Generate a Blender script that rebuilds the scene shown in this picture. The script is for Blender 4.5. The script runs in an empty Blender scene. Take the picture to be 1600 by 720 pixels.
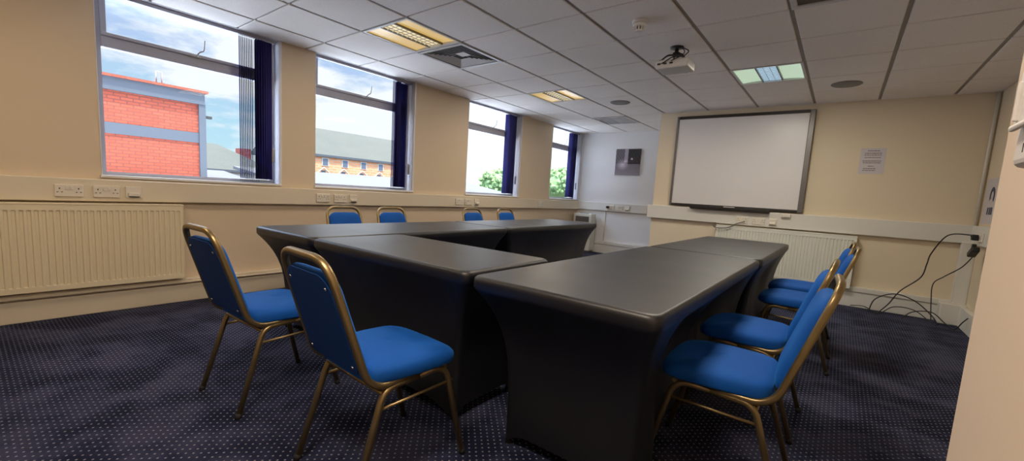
import bpy, bmesh, math, random
from mathutils import Vector, Matrix
PI = math.pi
C = bpy.context.scene.collection
SC = bpy.context.scene
random.seed(4)

# ------------------------------------------------------------------ materials
def mat(name, col, rough=0.6, metal=0.0, spec=0.5, **kw):
    m = bpy.data.materials.new(name); m.use_nodes = True
    b = m.node_tree.nodes['Principled BSDF']
    b.inputs['Base Color'].default_value = (*col, 1)
    b.inputs['Roughness'].default_value = rough
    b.inputs['Metallic'].default_value = metal
    b.inputs['Specular IOR Level'].default_value = spec
    for k, v in kw.items():
        k = k.replace('_', ' ')
        b.inputs[k].default_value = (*v, 1) if isinstance(v, tuple) else v
    return m

class NT:
    def __init__(s, m):
        s.t = m.node_tree; s.b = s.t.nodes['Principled BSDF']
    def n(s, typ, **kw):
        nd = s.t.nodes.new(typ)
        for k, v in kw.items(): setattr(nd, k, v)
        return nd
    def l(s, a, b): s.t.links.new(a, b)
    def math(s, op, a, b=None, c=None, clamp=False):
        nd = s.n('ShaderNodeMath', operation=op); nd.use_clamp = clamp
        for i, v in enumerate((a, b, c)):
            if v is None: continue
            if isinstance(v, (int, float)): nd.inputs[i].default_value = v
            else: s.l(v, nd.inputs[i])
        return nd.outputs[0]
    def mix(s, f, a, b):
        nd = s.n('ShaderNodeMix', data_type='RGBA')
        for i, v in ((0, f), (6, a), (7, b)):
            if isinstance(v, (int, float)): nd.inputs[i].default_value = v
            elif isinstance(v, tuple): nd.inputs[i].default_value = (*v, 1)
            else: s.l(v, nd.inputs[i])
        return nd.outputs[2]
    def coord(s, which='Object'):
        return s.n('ShaderNodeTexCoord').outputs[which]
    def noise(s, vec, scale, detail=2, rough=0.5):
        nd = s.n('ShaderNodeTexNoise'); s.l(vec, nd.inputs['Vector'])
        nd.inputs['Scale'].default_value = scale; nd.inputs['Detail'].default_value = detail
        nd.inputs['Roughness'].default_value = rough
        return nd.outputs['Fac']
    def bump(s, h, strength=0.2, dist=0.002):
        nd = s.n('ShaderNodeBump'); s.l(h, nd.inputs['Height'])
        nd.inputs['Strength'].default_value = strength; nd.inputs['Distance'].default_value = dist
        s.l(nd.outputs[0], s.b.inputs['Normal'])
    def ramp(s, f, stops):
        nd = s.n('ShaderNodeValToRGB'); s.l(f, nd.inputs[0])
        el = nd.color_ramp.elements
        while len(el) < len(stops): el.new(0.5)
        for e, (p, c) in zip(el, stops): e.position = p; e.color = (*c, 1)
        return nd.outputs[0]

def noisy(m, a, b, scale, bump=0.0, bscale=200, dist=0.001):
    t = NT(m); v = t.coord()
    t.l(t.mix(t.noise(v, scale, 4), a, b), t.b.inputs['Base Color'])
    if bump: t.bump(t.noise(v, bscale, 3), bump, dist)
    return m

M = {}
M['paint'] = noisy(mat('cream_wall_paint', (.72, .61, .47), .75, spec=.3), (.74, .60, .44), (.70, .57, .41), 1.5, .12, 90, .001)
M['paint_far'] = noisy(mat('cream_wall_paint_far', (.76, .64, .49), .75, spec=.3), (.77, .66, .49), (.74, .63, .46), 1.5, .12, 90, .001)
M['paint_recess'] = noisy(mat('cream_wall_paint_daylit', (.80, .79, .78), .75, spec=.3), (.81, .80, .79), (.78, .77, .76), 1.5, .12, 90, .001)  # same cream paint, whitened: window daylight put into the colour
M['paint_near'] = noisy(mat('peach_wall_paint', (.72, .60, .47), .75, spec=.3), (.73, .61, .48), (.69, .57, .45), 2, .15, 70, .001)
M['trunking'] = mat('cream_trunking_plastic', (.74, .65, .50), .45)
M['trunking_far'] = mat('white_trunking_plastic', (.72, .70, .64), .45)
M['socket'] = mat('socket_plastic', (.76, .70, .60), .35)
M['dark'] = mat('dark_slot', (.02, .02, .02), .6)
M['radiator'] = mat('cream_radiator_enamel', (.80, .70, .50), .35)
M['radiator_w'] = mat('white_radiator_enamel', (.76, .76, .68), .35)
M['upvc'] = mat('window_frame_metal', (.40, .40, .47), .4)
M['reveal'] = mat('reveal_paint', (.74, .72, .74), .5)
M['sill'] = mat('sill_white', (.70, .68, .66), .35)
M['gold'] = noisy(mat('bronze_gold_frame', (.38, .28, .13), .36, .85), (.37, .27, .13), (.27, .20, .095), 25)
M['rubber'] = mat('black_rubber', (.012, .012, .012), .7)
M['steel'] = mat('bright_screw', (.75, .75, .75), .25, 1.0)
M['chrome'] = mat('handle_metal', (.45, .45, .47), .3, .9)
M['whiteboard'] = mat('whiteboard_surface', (.74, .72, .72), .32)
M['bframe'] = mat('board_frame_grey', (.16, .15, .145), .35, .4)
M['bframe_d'] = mat('board_frame_dark', (.03, .025, .025), .4, .2)
M['black'] = mat('black_plastic', (.015, .015, .016), .45)
M['projector'] = mat('projector_white', (.55, .53, .50), .45)
M['paper'] = mat('paper', (.62, .58, .60), .7)
M['ink'] = mat('ink', (.10, .08, .10), .8)
M['navy_print'] = mat('navy_print', (.02, .03, .08), .6)
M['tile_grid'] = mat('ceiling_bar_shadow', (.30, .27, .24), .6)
M['vent'] = mat('vent_white', (.62, .60, .58), .5)
M['vent_dark'] = mat('vent_inside', (.03, .03, .03), .8)
M['speaker'] = mat('speaker_grille', (.22, .205, .19), .6)
M['detector'] = mat('detector_white', (.72, .69, .66), .45)
M['heater'] = mat('heater_cream', (.66, .65, .58), .45)

# ceiling tile: fissured mineral board
m = mat('mineral_ceiling_tile', (.62, .60, .58), .85, spec=.2); t = NT(m); v = t.coord()
n1 = t.noise(v, 160, 2); n2 = t.noise(v, 1.2, 2)
f = t.math('ADD', t.math('MULTIPLY', n1, .6), t.math('MULTIPLY', n2, .4))
t.l(t.ramp(f, [(.35, (.80, .74, .69)), (.6, (.90, .84, .79))]), t.b.inputs['Base Color'])
t.bump(n1, .35, .002); M['tile'] = m

# carpet: navy with small pale pin dots on a diagonal lattice
m = mat('pin_dot_carpet', (.01, .012, .03), .95, spec=.15); t = NT(m); v = t.coord()
sp = t.n('ShaderNodeSeparateXYZ'); t.l(v, sp.inputs[0]); x, y = sp.outputs[0], sp.outputs[1]
k = 1 / (math.sqrt(2) * .0275)
u = t.math('MULTIPLY', t.math('ADD', x, y), k); w = t.math('MULTIPLY', t.math('SUBTRACT', y, x), k)
u = t.math('SUBTRACT', t.math('FRACT', t.math('ADD', u, 400)), .5); w = t.math('SUBTRACT', t.math('FRACT', t.math('ADD', w, 400)), .5)
d = t.math('SQRT', t.math('ADD', t.math('MULTIPLY', u, u), t.math('MULTIPLY', w, w)))
dot = t.math('SUBTRACT', 1, t.math('DIVIDE', t.math('SUBTRACT', d, .10), .07, clamp=True))
fuzz = t.noise(v, 700, 3); dot = t.math('MULTIPLY', dot, t.math('ADD', .45, t.math('MULTIPLY', fuzz, .9)), clamp=True)
tread = t.noise(v, 3.2, 4, .6)
base = t.ramp(t.math('ADD', t.math('MULTIPLY', tread, .85), t.math('MULTIPLY', fuzz, .15)), [(.42, (.008, .011, .032)), (.50, (.022, .027, .062)), (.58, (.042, .046, .088))])
t.l(t.mix(dot, base, (.34, .33, .38)), t.b.inputs['Base Color'])
t.bump(fuzz, .6, .004); M['carpet'] = m

# blue velour
m = mat('blue_velour', (.0, .09, .42), .75, spec=.3); t = NT(m); v = t.coord()
nz = t.noise(v, 9, 3)
t.l(t.mix(nz, (.001, .072, .36), (.002, .105, .48)), t.b.inputs['Base Color'])
t.b.inputs['Sheen Weight'].default_value = .5; t.b.inputs['Sheen Roughness'].default_value = .4
t.b.inputs['Sheen Tint'].default_value = (.05, .35, 1, 1)
t.bump(t.noise(v, 900, 2), .3, .001); M['velour'] = m
M['velour_back'] = noisy(mat('blue_back_cloth', (.0, .05, .25), .7, spec=.3), (.001, .05, .26), (.002, .04, .20), 5, .2, 700, .001)

# black stretch cloth with a satin sheen
m = mat('black_stretch_cloth', (.0035, .004, .007), .42, spec=.85); t = NT(m); v = t.coord()
t.l(t.math('ADD', .38, t.math('MULTIPLY', t.noise(v, 2.5, 3), .12)), t.b.inputs['Roughness'])
t.bump(t.noise(v, 1200, 2), .12, .001); M['cover'] = m

# navy blind fabric: thin cloth that lets a little light through
def cloth_mat(name, col, tr):
    m = mat(name, col, .8); t = NT(m)
    o = [n for n in t.t.nodes if n.type == 'OUTPUT_MATERIAL'][0]
    tb = t.n('ShaderNodeBsdfTranslucent'); tb.inputs[0].default_value = (*[min(1, c * 1.6) for c in col], 1)
    mx = t.n('ShaderNodeMixShader'); mx.inputs[0].default_value = tr
    t.l(t.b.outputs[0], mx.inputs[1]); t.l(tb.outputs[0], mx.inputs[2]); t.l(mx.outputs[0], o.inputs[0])
    return m
M['blind'] = cloth_mat('navy_blind_fabric', (.045, .040, .19), .5)
M['blind_w'] = mat('blind_weight', (.22, .22, .22), .5)

# window glass
m = bpy.data.materials.new('window_glass'); m.use_nodes = True; nt = m.node_tree
for nd in list(nt.nodes):
    if nd.type != 'OUTPUT_MATERIAL': nt.nodes.remove(nd)
o = nt.nodes[0]; tr = nt.nodes.new('ShaderNodeBsdfTransparent'); gl = nt.nodes.new('ShaderNodeBsdfGlossy')
gl.inputs['Roughness'].default_value = .02; tr.inputs[0].default_value = (.96, .98, .98, 1)
mx = nt.nodes.new('ShaderNodeMixShader'); mx.inputs[0].default_value = .003
nt.links.new(tr.outputs[0], mx.inputs[1]); nt.links.new(gl.outputs[0], mx.inputs[2]); nt.links.new(mx.outputs[0], o.inputs[0])
M['glass'] = m

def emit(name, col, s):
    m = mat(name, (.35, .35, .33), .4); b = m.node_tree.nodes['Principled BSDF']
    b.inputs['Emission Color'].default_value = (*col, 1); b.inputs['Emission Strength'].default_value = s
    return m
M['warm_side'] = emit('warm_reflector_glow', (1, .64, .13), .52)  # side reflectors: the lamp light they would bounce is put in as emission
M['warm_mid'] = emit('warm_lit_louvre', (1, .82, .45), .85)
M['cool_side'] = emit('cool_reflector_glow', (.62, .85, .62), .62)
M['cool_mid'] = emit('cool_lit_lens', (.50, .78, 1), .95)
M['off_panel'] = mat('unlit_panel', (.10, .08, .05), .6)

# outside
def brickmat(name, c1, c2, mortar, scale):
    m = mat(name, c1, .85); t = NT(m); v = t.coord()
    sp = t.n('ShaderNodeSeparateXYZ'); t.l(v, sp.inputs[0])
    cb = t.n('ShaderNodeCombineXYZ'); t.l(t.math('ADD', sp.outputs[1], sp.outputs[0]), cb.inputs[0]); t.l(sp.outputs[2], cb.inputs[1])
    br = t.n('ShaderNodeTexBrick'); t.l(cb.outputs[0], br.inputs['Vector'])
    br.inputs['Color1'].default_value = (*c1, 1); br.inputs['Color2'].default_value = (*c2, 1); br.inputs['Mortar'].default_value = (*mortar, 1)
    br.inputs['Scale'].default_value = scale; br.inputs['Brick Width'].default_value = .45; br.inputs['Row Height'].default_value = .15
    br.inputs['Mortar Size'].default_value = .028; br.inputs['Mortar Smooth'].default_value = .3
    t.l(br.outputs[0], t.b.inputs['Base Color']); return m
M['brick'] = brickmat('red_brick', (.31, .058, .028), (.26, .045, .021), (.15, .038, .024), 2.1)
M['brick_o'] = brickmat('orange_brick', (.62, .27, .13), (.52, .20, .09), (.4, .3, .2), 1.0)
M['coping'] = mat('blue_grey_cladding', (.055, .065, .082), .6)
M['slate'] = noisy(mat('weathered_slate_roof', (.30, .32, .28), .85), (.040, .044, .036), (.060, .062, .051), .8, .5, 8, .05)
M['flatroof'] = noisy(mat('pale_felt_roof', (.42, .42, .44), .8), (.070, .070, .078), (.10, .10, .108), 1.5)
M['bounce_roof'] = mat('bounce_roof_white', (.74, .80, .90), .8)  # pale colour of the added roof that bounces sunlight indoors
M['white_wall'] = mat('white_render', (.42, .40, .36), .8)
M['win_dark'] = mat('dark_window', (.08, .10, .14), .3)
M['asphalt'] = noisy(mat('asphalt', (.22, .22, .22), .9), (.06, .06, .06), (.09, .09, .085), .7)
M['leaf'] = noisy(mat('tree_leaves', (.16, .28, .07), .8), (.14, .24, .08), (.24, .34, .15), 3)
M['bark'] = mat('tree_bark', (.10, .07, .05), .9)

# ------------------------------------------------------------------ mesh helpers
def bx(bm, x0, x1, y0, y1, z0, z1, bev=0, seg=2):
    b = bmesh.new()
    vs = [b.verts.new((x, y, z)) for x in (x0, x1) for y in (y0, y1) for z in (z0, z1)]
    for f in ((0, 1, 3, 2), (4, 6, 7, 5), (0, 4, 5, 1), (2, 3, 7, 6), (0, 2, 6, 4), (1, 5, 7, 3)):
        b.faces.new([vs[i] for i in f])
    bmesh.ops.recalc_face_normals(b, faces=b.faces)
    if bev: bmesh.ops.bevel(b, geom=list(b.edges), offset=bev, segments=seg, profile=.5, affect='EDGES')
    merge(bm, b)
def merge(bm, b, mtx=None):
    if mtx is not None: bmesh.ops.transform(b, matrix=mtx, verts=b.verts)
    mp = {v: bm.verts.new(v.co) for v in b.verts}
    for f in b.faces:
        nf = bm.faces.new([mp[v] for v in f.verts]); nf.smooth = f.smooth
    b.free()
def tube(bm, pts, r, seg=10, closed=False, sq=0.0, caps=True):
    pts = [Vector(p) for p in pts]; n = len(pts); rings = []
    prev = None
    for i, p in enumerate(pts):
        a = pts[(i - 1) % n] if (i > 0 or closed) else p
        b = pts[(i + 1) % n] if (i < n - 1 or closed) else p
        d = (b - a).normalized()
        if prev is None:
            up = Vector((0, 0, 1)) if abs(d.z) < .9 else Vector((0, 1, 0))
            nx = d.cross(up).normalized()
        else:
            nx = (prev - d * prev.dot(d)).normalized()
        prev = nx; ny = d.cross(nx)
        rr = r[i] if isinstance(r, (list, tuple)) else r
        ring = []
        for k in range(seg):
            th = 2 * PI * (k + .5) / seg; c, s = math.cos(th), math.sin(th)
            if sq:
                e = 1 - sq; c = math.copysign(abs(c) ** e, c); s = math.copysign(abs(s) ** e, s)
            ring.append(bm.verts.new(p + nx * c * rr + ny * s * rr))
        rings.append(ring)
    m_ = n if closed else n - 1
    for i in range(m_):
        A, B = rings[i], rings[(i + 1) % n]
        for k in range(seg):
            f = bm.faces.new((A[k], A[(k + 1) % seg], B[(k + 1) % seg], B[k])); f.smooth = True
    if caps and not closed:
        bm.faces.new(rings[0][::-1]); bm.faces.new(rings[-1])
def fillet(pts, rad, n=6):
    pts = [Vector(p) for p in pts]; out = [pts[0]]
    for i in range(1, len(pts) - 1):
        r = rad[i - 1] if isinstance(rad, (list, tuple)) else rad
        p, a, b = pts[i], (pts[i - 1] - pts[i]), (pts[i + 1] - pts[i])
        r = min(r, a.length * .49, b.length * .49)
        s, e = p + a.normalized() * r, p + b.normalized() * r
        for k in range(n + 1):
            t_ = k / n; out.append(s * (1 - t_) ** 2 + p * 2 * t_ * (1 - t_) + e * t_ ** 2)
    out.append(pts[-1]); return out
def cyl(bm, p0, p1, r0, r1=None, seg=20):
    r1 = r0 if r1 is None else r1
    tube(bm, [p0, p1], [r0, r1], seg)
def lathe(bm, prof, c=(0, 0, 0), seg=28):
    rings = []
    for r, z in prof:
        rings.append([bm.verts.new((c[0] + r * math.cos(2 * PI * k / seg), c[1] + r * math.sin(2 * PI * k / seg), c[2] + z)) for k in range(seg)])
    for A, B in zip(rings, rings[1:]):
        for k in range(seg):
            f = bm.faces.new((A[k], A[(k + 1) % seg], B[(k + 1) % seg], B[k])); f.smooth = True
    bm.faces.new(rings[0][::-1]); bm.faces.new(rings[-1])
def obj(name, bm, m, parent=None, normals=True, loc=None):
    if normals: bmesh.ops.recalc_face_normals(bm, faces=bm.faces)
    me = bpy.data.meshes.new(name); bm.to_mesh(me); bm.free()
    ms = m if isinstance(m, list) else [m]
    for q in ms: me.materials.append(M[q] if isinstance(q, str) else q)
    o = bpy.data.objects.new(name, me); C.objects.link(o)
    if parent: o.parent = parent
    if loc: o.location = loc
    return o
def boxobj(name, m, parent, *a, **k):
    bm = bmesh.new(); bx(bm, *a, **k); return obj(name, bm, m, parent)
def struct(name, bm, m): o = obj(name, bm, m); o['kind'] = 'structure'; return o
def thing(name, label, cat, loc=(0, 0, 0), rotz=0, group=None):
    o = bpy.data.objects.new(name, None); C.objects.link(o); o.empty_display_size = .1
    o.location = loc; o.rotation_euler = (0, 0, rotz); tag(o, label, cat, group); return o
def tag(o, label, cat, group=None):
    o['label'] = label; o['category'] = cat
    if group: o['group'] = group
    return o
def dup(root, loc, rotz=0, label=None, group=None):
    r = root.copy(); C.objects.link(r); r.location = loc; r.rotation_euler = (0, 0, rotz)
    if label: r['label'] = label
    if group: r['group'] = group
    for ch in list(root.children):
        c = ch.copy(); C.objects.link(c); c.parent = r
        for g in list(ch.children):
            d_ = g.copy(); C.objects.link(d_); d_.parent = c
    return r

# ------------------------------------------------------------------ room numbers (metres)
XL, XR = -4.38, 1.12
YF, YR, YB = 6.40, 7.88, -2.6
XS = -2.27
H = 2.371
GX, GY, TP = -4.6164, 1.5775, .6

# floor
bm = bmesh.new(); bx(bm, XL - .3, XR + .3, YB - .2, YR + .3, -.12, 0); struct('floor', bm, 'carpet')

# windows
WIN = [(.66, 1.93), (2.28, 3.55), (4.53, 5.80), (6.77, 7.86)]
ZS = 1.025
bm = bmesh.new()
bx(bm, XL - .25, XL, YB - .2, YR + .3, 0, ZS - .012)
e = [YB - .2] + [q for w_ in WIN for q in w_] + [YR + .3]
for a, b in zip(e[::2], e[1::2]): bx(bm, XL - .25, XL, a, b, ZS - .012, H + .12)
struct('wall_left', bm, 'paint')
bm = bmesh.new(); bx(bm, XS, XR + .3, YF, YR + .3, 0, H + .12); struct('wall_far', bm, 'paint_far')
bm = bmesh.new(); bx(bm, XL - .25, XS + .01, YR, YR + .3, 0, H + .12); struct('wall_recess', bm, 'paint_recess')
bm = bmesh.new(); bx(bm, XR, XR + .25, 1.06, YF + .1, 0, H + .12); struct('wall_right', bm, 'paint_far')
bm = bmesh.new(); bx(bm, .20, XR + .25, YB - .2, 1.06, 0, H + .12); struct('wall_near', bm, 'paint_near')
bm = bmesh.new(); bx(bm, XL - .25, .3, YB - .2, YB, 0, H + .12); struct('wall_back', bm, 'paint')

# ceiling : tiles hung in a bar grid, openings for fittings
fit_tiles = {(2, 1), (2, 2), (2, 5), (6, 5), (2, 8), (7, 2), (2, -3), (6, -3), (6, 1)}   # (i, j)
bm = bmesh.new()
bx(bm, XL - .25, XR + .3, YB - .2, YR + .3, H + .16, H + .30)
def inroom(x0, x1, y0, y1):
    x0, x1, y0, y1 = max(x0, XL), min(x1, XR), max(y0, YB), min(y1, YR)
    if y0 >= YF and x1 > XS: x1 = XS
    if y0 < YF < y1 and x0 >= XS: y1 = YF
    return (x0, x1, y0, y1) if x1 - x0 > .01 and y1 - y0 > .01 else None
for i in range(0, 11):
    for j in range(-8, 12):
        if (i, j) in fit_tiles: continue
        x0, y0 = GX + TP * i, GY + TP * j
        q = inroom(x0 + .014, x0 + TP - .014, y0 + .008, y0 + TP - .008)
        if q: bx(bm, q[0], q[1], q[2], q[3], H, H + .018, .004, 1)
ceil = struct('ceiling', bm, 'tile')
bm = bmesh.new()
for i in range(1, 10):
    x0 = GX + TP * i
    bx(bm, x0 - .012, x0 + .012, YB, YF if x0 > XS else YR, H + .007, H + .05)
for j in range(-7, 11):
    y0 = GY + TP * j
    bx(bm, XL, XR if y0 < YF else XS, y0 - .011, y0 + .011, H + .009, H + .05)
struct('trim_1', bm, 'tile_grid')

# ------------------------------------------------------------------ window units
for n, (a, b) in enumerate(WIN):
    w = thing('window_%d' % (n + 1), ['wide window with a red brick building outside', 'window looking onto a slate roofed terrace',
              'window with a round green tree low outside', 'last narrow looking window beside the recess wall'][n], 'window', (XL - .13, a, ZS))
    w['kind'] = 'structure'; del w['label']; del w['category']
    L = b - a; HH = H + .10 - ZS; bm = bmesh.new()
    fx0, fx1 = -.035, .02
    bx(bm, fx0, fx1, 0, .045, 0, HH); bx(bm, fx0, fx1, L - .045, L, 0, HH)
    bx(bm, fx0, fx1, .045, L - .045, 0, .035); bx(bm, fx0, fx1, .045, L - .045, HH - .05, HH)
    obj('window_frame', bm, 'upvc', w)
    bm = bmesh.new(); bx(bm, fx0, fx1 + .01, .045, L - .045, .955, 1.035, .006); bx(bm, fx0, fx1 + .022, .045, L - .045, 1.035, 1.062, .006)
    obj('transom', bm, 'upvc', w)
    bm = bmesh.new()   # top-hung sash frame
    bx(bm, fx0, .03, .045, .08, 1.06, HH - .05, .004); bx(bm, fx0, .03, L - .08, L - .045, 1.06, HH - .05, .004)
    obj('sash', bm, 'upvc', w)
    bm = bmesh.new(); bx(bm, -.012, -.006, .045, L - .045, .035, .955); bx(bm, -.012, -.006, .08, L - .08, 1.062, HH - .05)
    obj('pane', bm, 'glass', w)
    bm = bmesh.new(); bx(bm, .042, .052, L / 2 - .045, L / 2 + .03, 1.03, 1.052, .003)
    tube(bm, fillet([(.055, L / 2, 1.04), (.075, L / 2 + .01, 1.075), (.075, L / 2 + .045, 1.09), (.085, L / 2 + .05, 1.175)], .02), .0065, 8)
    obj('handle', bm, 'chrome', w)
    bm = bmesh.new(); bx(bm, .02, .155, -.012, L + .012, -.012, .008, .005)
    obj('window_sill', bm, 'sill', w)
    bm = bmesh.new(); bx(bm, .02, .134, L - .004, L + .001, .008, HH - .1); bx(bm, .02, .134, -.001, .004, .008, HH - .1)
    bx(bm, .129, .140, L - .004, L + .018, .008, HH - .1)
    bx(bm, .02, .1295, .004, L - .004, HH - .102, HH - .085)
    obj('reveal', bm, 'reveal', w)

# vertical blinds: slats drawn to the far side of each window
BL = [(1.61, 1.845, 17), (3.27, 3.475, 15), (5.50, 5.71, 9), (7.53, 7.76, 9)]
blab = ['navy vertical blind drawn back at the window with the brick building', 'navy vertical blind bunched at the window facing the slate roof',
        'navy vertical blind bunched at the window with the round tree', 'navy vertical blind at the window nearest the recess wall']
for n, (y0, y1, ns) in enumerate(BL):
    a, b = WIN[n]
    r = thing('vertical_blind', blab[n], 'window blind', (XL - .055, y0, ZS), 0, 'navy vertical blinds')
    bm = bmesh.new(); bx(bm, -.02, .02, a - y0 + .02, b - y0 - .02, H - ZS - .03, H - ZS - .002, .003); obj('headrail', bm, 'upvc', r)
    for k in range(ns):
        yy = (y1 - y0) * k / (ns - 1)
        vy = y0 + yy
        view = math.atan2(vy, -(XL - .055))
        f_ = k / (ns - 1)
        if n == 0: ang = view + .10 if f_ < .5 else view - 1.15 * min(1, (f_ - .5) * 3)
        elif n == 1: ang = view + (.10 if f_ < .22 else (-.55 if f_ < .45 else .16))
        else: ang = view - (1.25 if f_ < .5 else .35)
        # slat direction in plan: (-cos, sin)
        dx, dy = -math.cos(ang), math.sin(ang); hw = .0445 if n > 1 else .040
        bm = bmesh.new(); sl = []
        for s_ in range(7):
            u_ = -1 + 2 * s_ / 6; bow = .003 * (1 - u_ * u_)
            sl.append((dx * hw * u_ - dy * bow, yy + dy * hw * u_ + dx * bow))
        lo, hi = .045, H - ZS - .035
        fv = []
        for sgn in (-1, 1):
            fv.append([[bm.verts.new((px - dy * .0004 * sgn, py + dx * .0004 * sgn, z)) for z in (lo, hi)] for px, py in sl])
        for s_ in range(6):
            for q in fv: bm.faces.new((q[s_][0], q[s_ + 1][0], q[s_ + 1][1], q[s_][1])).smooth = True
        for zi in (0, 1):
            for s_ in range(6): bm.faces.new((fv[0][s_][zi], fv[0][s_ + 1][zi], fv[1][s_ + 1][zi], fv[1][s_][zi]))
        for s_ in (0, 6): bm.faces.new((fv[0][s_][0], fv[0][s_][1], fv[1][s_][1], fv[1][s_][0]))
        so = obj('slat', bm, 'blind', r)
        bm = bmesh.new(); px, py = sl[0]; qx, qy = sl[-1]
        tube(bm, [(px, py, .03), (qx, qy, .03)], .006, 6); obj('weight', bm, 'blind_w', so)
    bm = bmesh.new(); tube(bm, [(.03, y1 - y0 + .035, .25), (.03, y1 - y0 + .035, H - ZS - .04)], .002, 6)
    tube(bm, [(.03, y1 - y0 + .045, .25), (.03, y1 - y0 + .045, H - ZS - .04)], .002, 6)
    obj('cord', bm, 'sill', r)
    boxobj('cord_tensioner', 'chrome', r, .02, .04, y1 - y0 + .025, y1 - y0 + .05, .21, .34, bev=.004)

# ------------------------------------------------------------------ trunking and skirting (setting)
bm = bmesh.new(); bx(bm, XL, XL + .055, YB, YR, .838, 1.0, .006); struct('trim_2', bm, 'trunking')
bm = bmesh.new(); bx(bm, XL, XS - .001, YR - .055, YR, .845, 1.005, .006)
bx(bm, XS - .055, XR, YF - .06, YF, .845, 1.035, .006); bx(bm, XS - .054, XS, YF - .001, YR - .054, .846, 1.034)
bx(bm, XR - .05, XR, 1.2, YF - .061, .845, 1.035, .006)
struct('trim_3', bm, 'trunking_far')
bm = bmesh.new(); bx(bm, XL, XL + .05, YB, YR, 0, .150, .004); bx(bm, XL, XL + .062, YB, YR, .165, .20, .006); bx(bm, XL, XL + .04, YB, YR, .14, .17)
tube(bm, [(XL + .075, YB, .172), (XL + .075, YR - .05, .172)], .008, 8)
struct('baseboard_left', bm, 'trunking')
bm = bmesh.new()
for (x0, x1, yy) in ((XL + .05, XS, YR), (XS - .05, XR, YF)):
    bx(bm, x0, x1, yy - .05, yy, 0, .165, .004); bx(bm, x0, x1, yy - .04, yy, .16, .18); bx(bm, x0, x1, yy - .062, yy, .178, .235, .006)
bx(bm, XS - .05, XS, YF - .05, YR - .05, 0, .235, .005); bx(bm, XR - .05, XR, 1.2, YF - .05, 0, .2, .005)
struct('baseboard_far', bm, 'trunking_far')
bm = bmesh.new(); bx(bm, XR - .105, XR, YF - .10, YF, .0, .86, .006)
tube(bm, [(XR - .028, YF - .02, 1.0), (XR - .028, YF - .02, H)], .0125, 10)
bx(bm, XR - .20, XR, YF - .20, YF, 0, .22, .01)
struct('trim_4', bm, 'trunking_far')
bm = bmesh.new(); tube(bm, [(-3.72, YR - .01, .235), (-3.72, YR - .01, .85)], .008, 8); struct('trim_5', bm, 'trunking_far')

# ------------------------------------------------------------------ sockets
def double_socket_parts(root):
    # plate faces +Y local-out (local: x across, y out, z up), origin at bottom centre of plate back
    boxobj('faceplate', 'socket', root, -.073, .073, 0, .014, 0, .086, bev=.004)
    for s in (-1, 1): boxobj('rocker', 'socket', root, s * .012 - .008, s * .012 + .008, .012, .019, .050, .074, bev=.002)
    for s in (-1, 1):
        c = s * .047; bm = bmesh.new()
        bx(bm, c - .003, c + .003, .0135, .0145, .052, .062)
        for q in (-1, 1): bx(bm, c + q * .011 - .0045, c + q * .011 + .0045, .0135, .0145, .030, .035)
        obj('pin_holes', bm, 'dark', root)
    boxobj('back_box', 'socket', root, -.072, .072, -.006, 0, .001, .085)
def data_outlet_parts(root):
    boxobj('faceplate', 'socket', root, -.048, .048, 0, .012, 0, .086, bev=.004)
    boxobj('hood', 'socket', root, -.035, .035, .01, .03, .012, .040, bev=.006)
    bm = bmesh.new()
    bx(bm, -.03, .03, .012, .028, .006, .011); obj('port', bm, 'dark', root)
SL = XL + .055; pos = []
s0 = thing('double_socket', 'double wall socket on the trunking, leftmost above the cream radiator', 'socket', (SL, .478, .868), -PI / 2, 'double sockets on the trunking')
double_socket_parts(s0)
dd = [((SL, .672, .868), -PI / 2, 'double wall socket under the near corner of the brick view window'),
      ((SL, 2.34, .868), -PI / 2, 'left double socket under the terrace view window'),
      ((SL, 2.533, .868), -PI / 2, 'right double socket under the terrace view window'),
      ((SL, 4.355, .872), -PI / 2, 'left double socket under the round tree window'),
      ((SL, 4.54, .872), -PI / 2, 'right double socket under the round tree window'),
      ((SL, 6.42, .872), -PI / 2, 'faint double socket on trunking before the last window'),
      ((-3.60, YR - .055, .875), PI, 'left double socket on the recess wall trunking'),
      ((-3.42, YR - .055, .875), PI, 'middle double socket on the recess wall trunking'),
      ((-1.035, YF - .06, .868), PI, 'left double socket under the whiteboard'),
      ((-.845, YF - .06, .868), PI, 'middle double socket under the whiteboard')]
for lo, rz, lb in dd: dup(s0, lo, rz, lb)
d0 = thing('data_outlet', 'hooded data outlet at the right of the sockets above the cream radiator', 'socket', (SL, .825, .868), -PI / 2, 'data outlets on the trunking')
data_outlet_parts(d0)
for lo, rz, lb in [((SL, 2.69, .868), -PI / 2, 'hooded data outlet under the terrace view window'),
                   ((SL, 4.72, .872), -PI / 2, 'hooded data outlet under the round tree window'),
                   ((-3.255, YR - .055, .875), PI, 'data outlet on the recess wall trunking'),
                   ((-.685, YF - .06, .868), PI, 'data outlet with a dark port under the whiteboard')]:
    dup(d0, lo, rz, lb)

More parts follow.
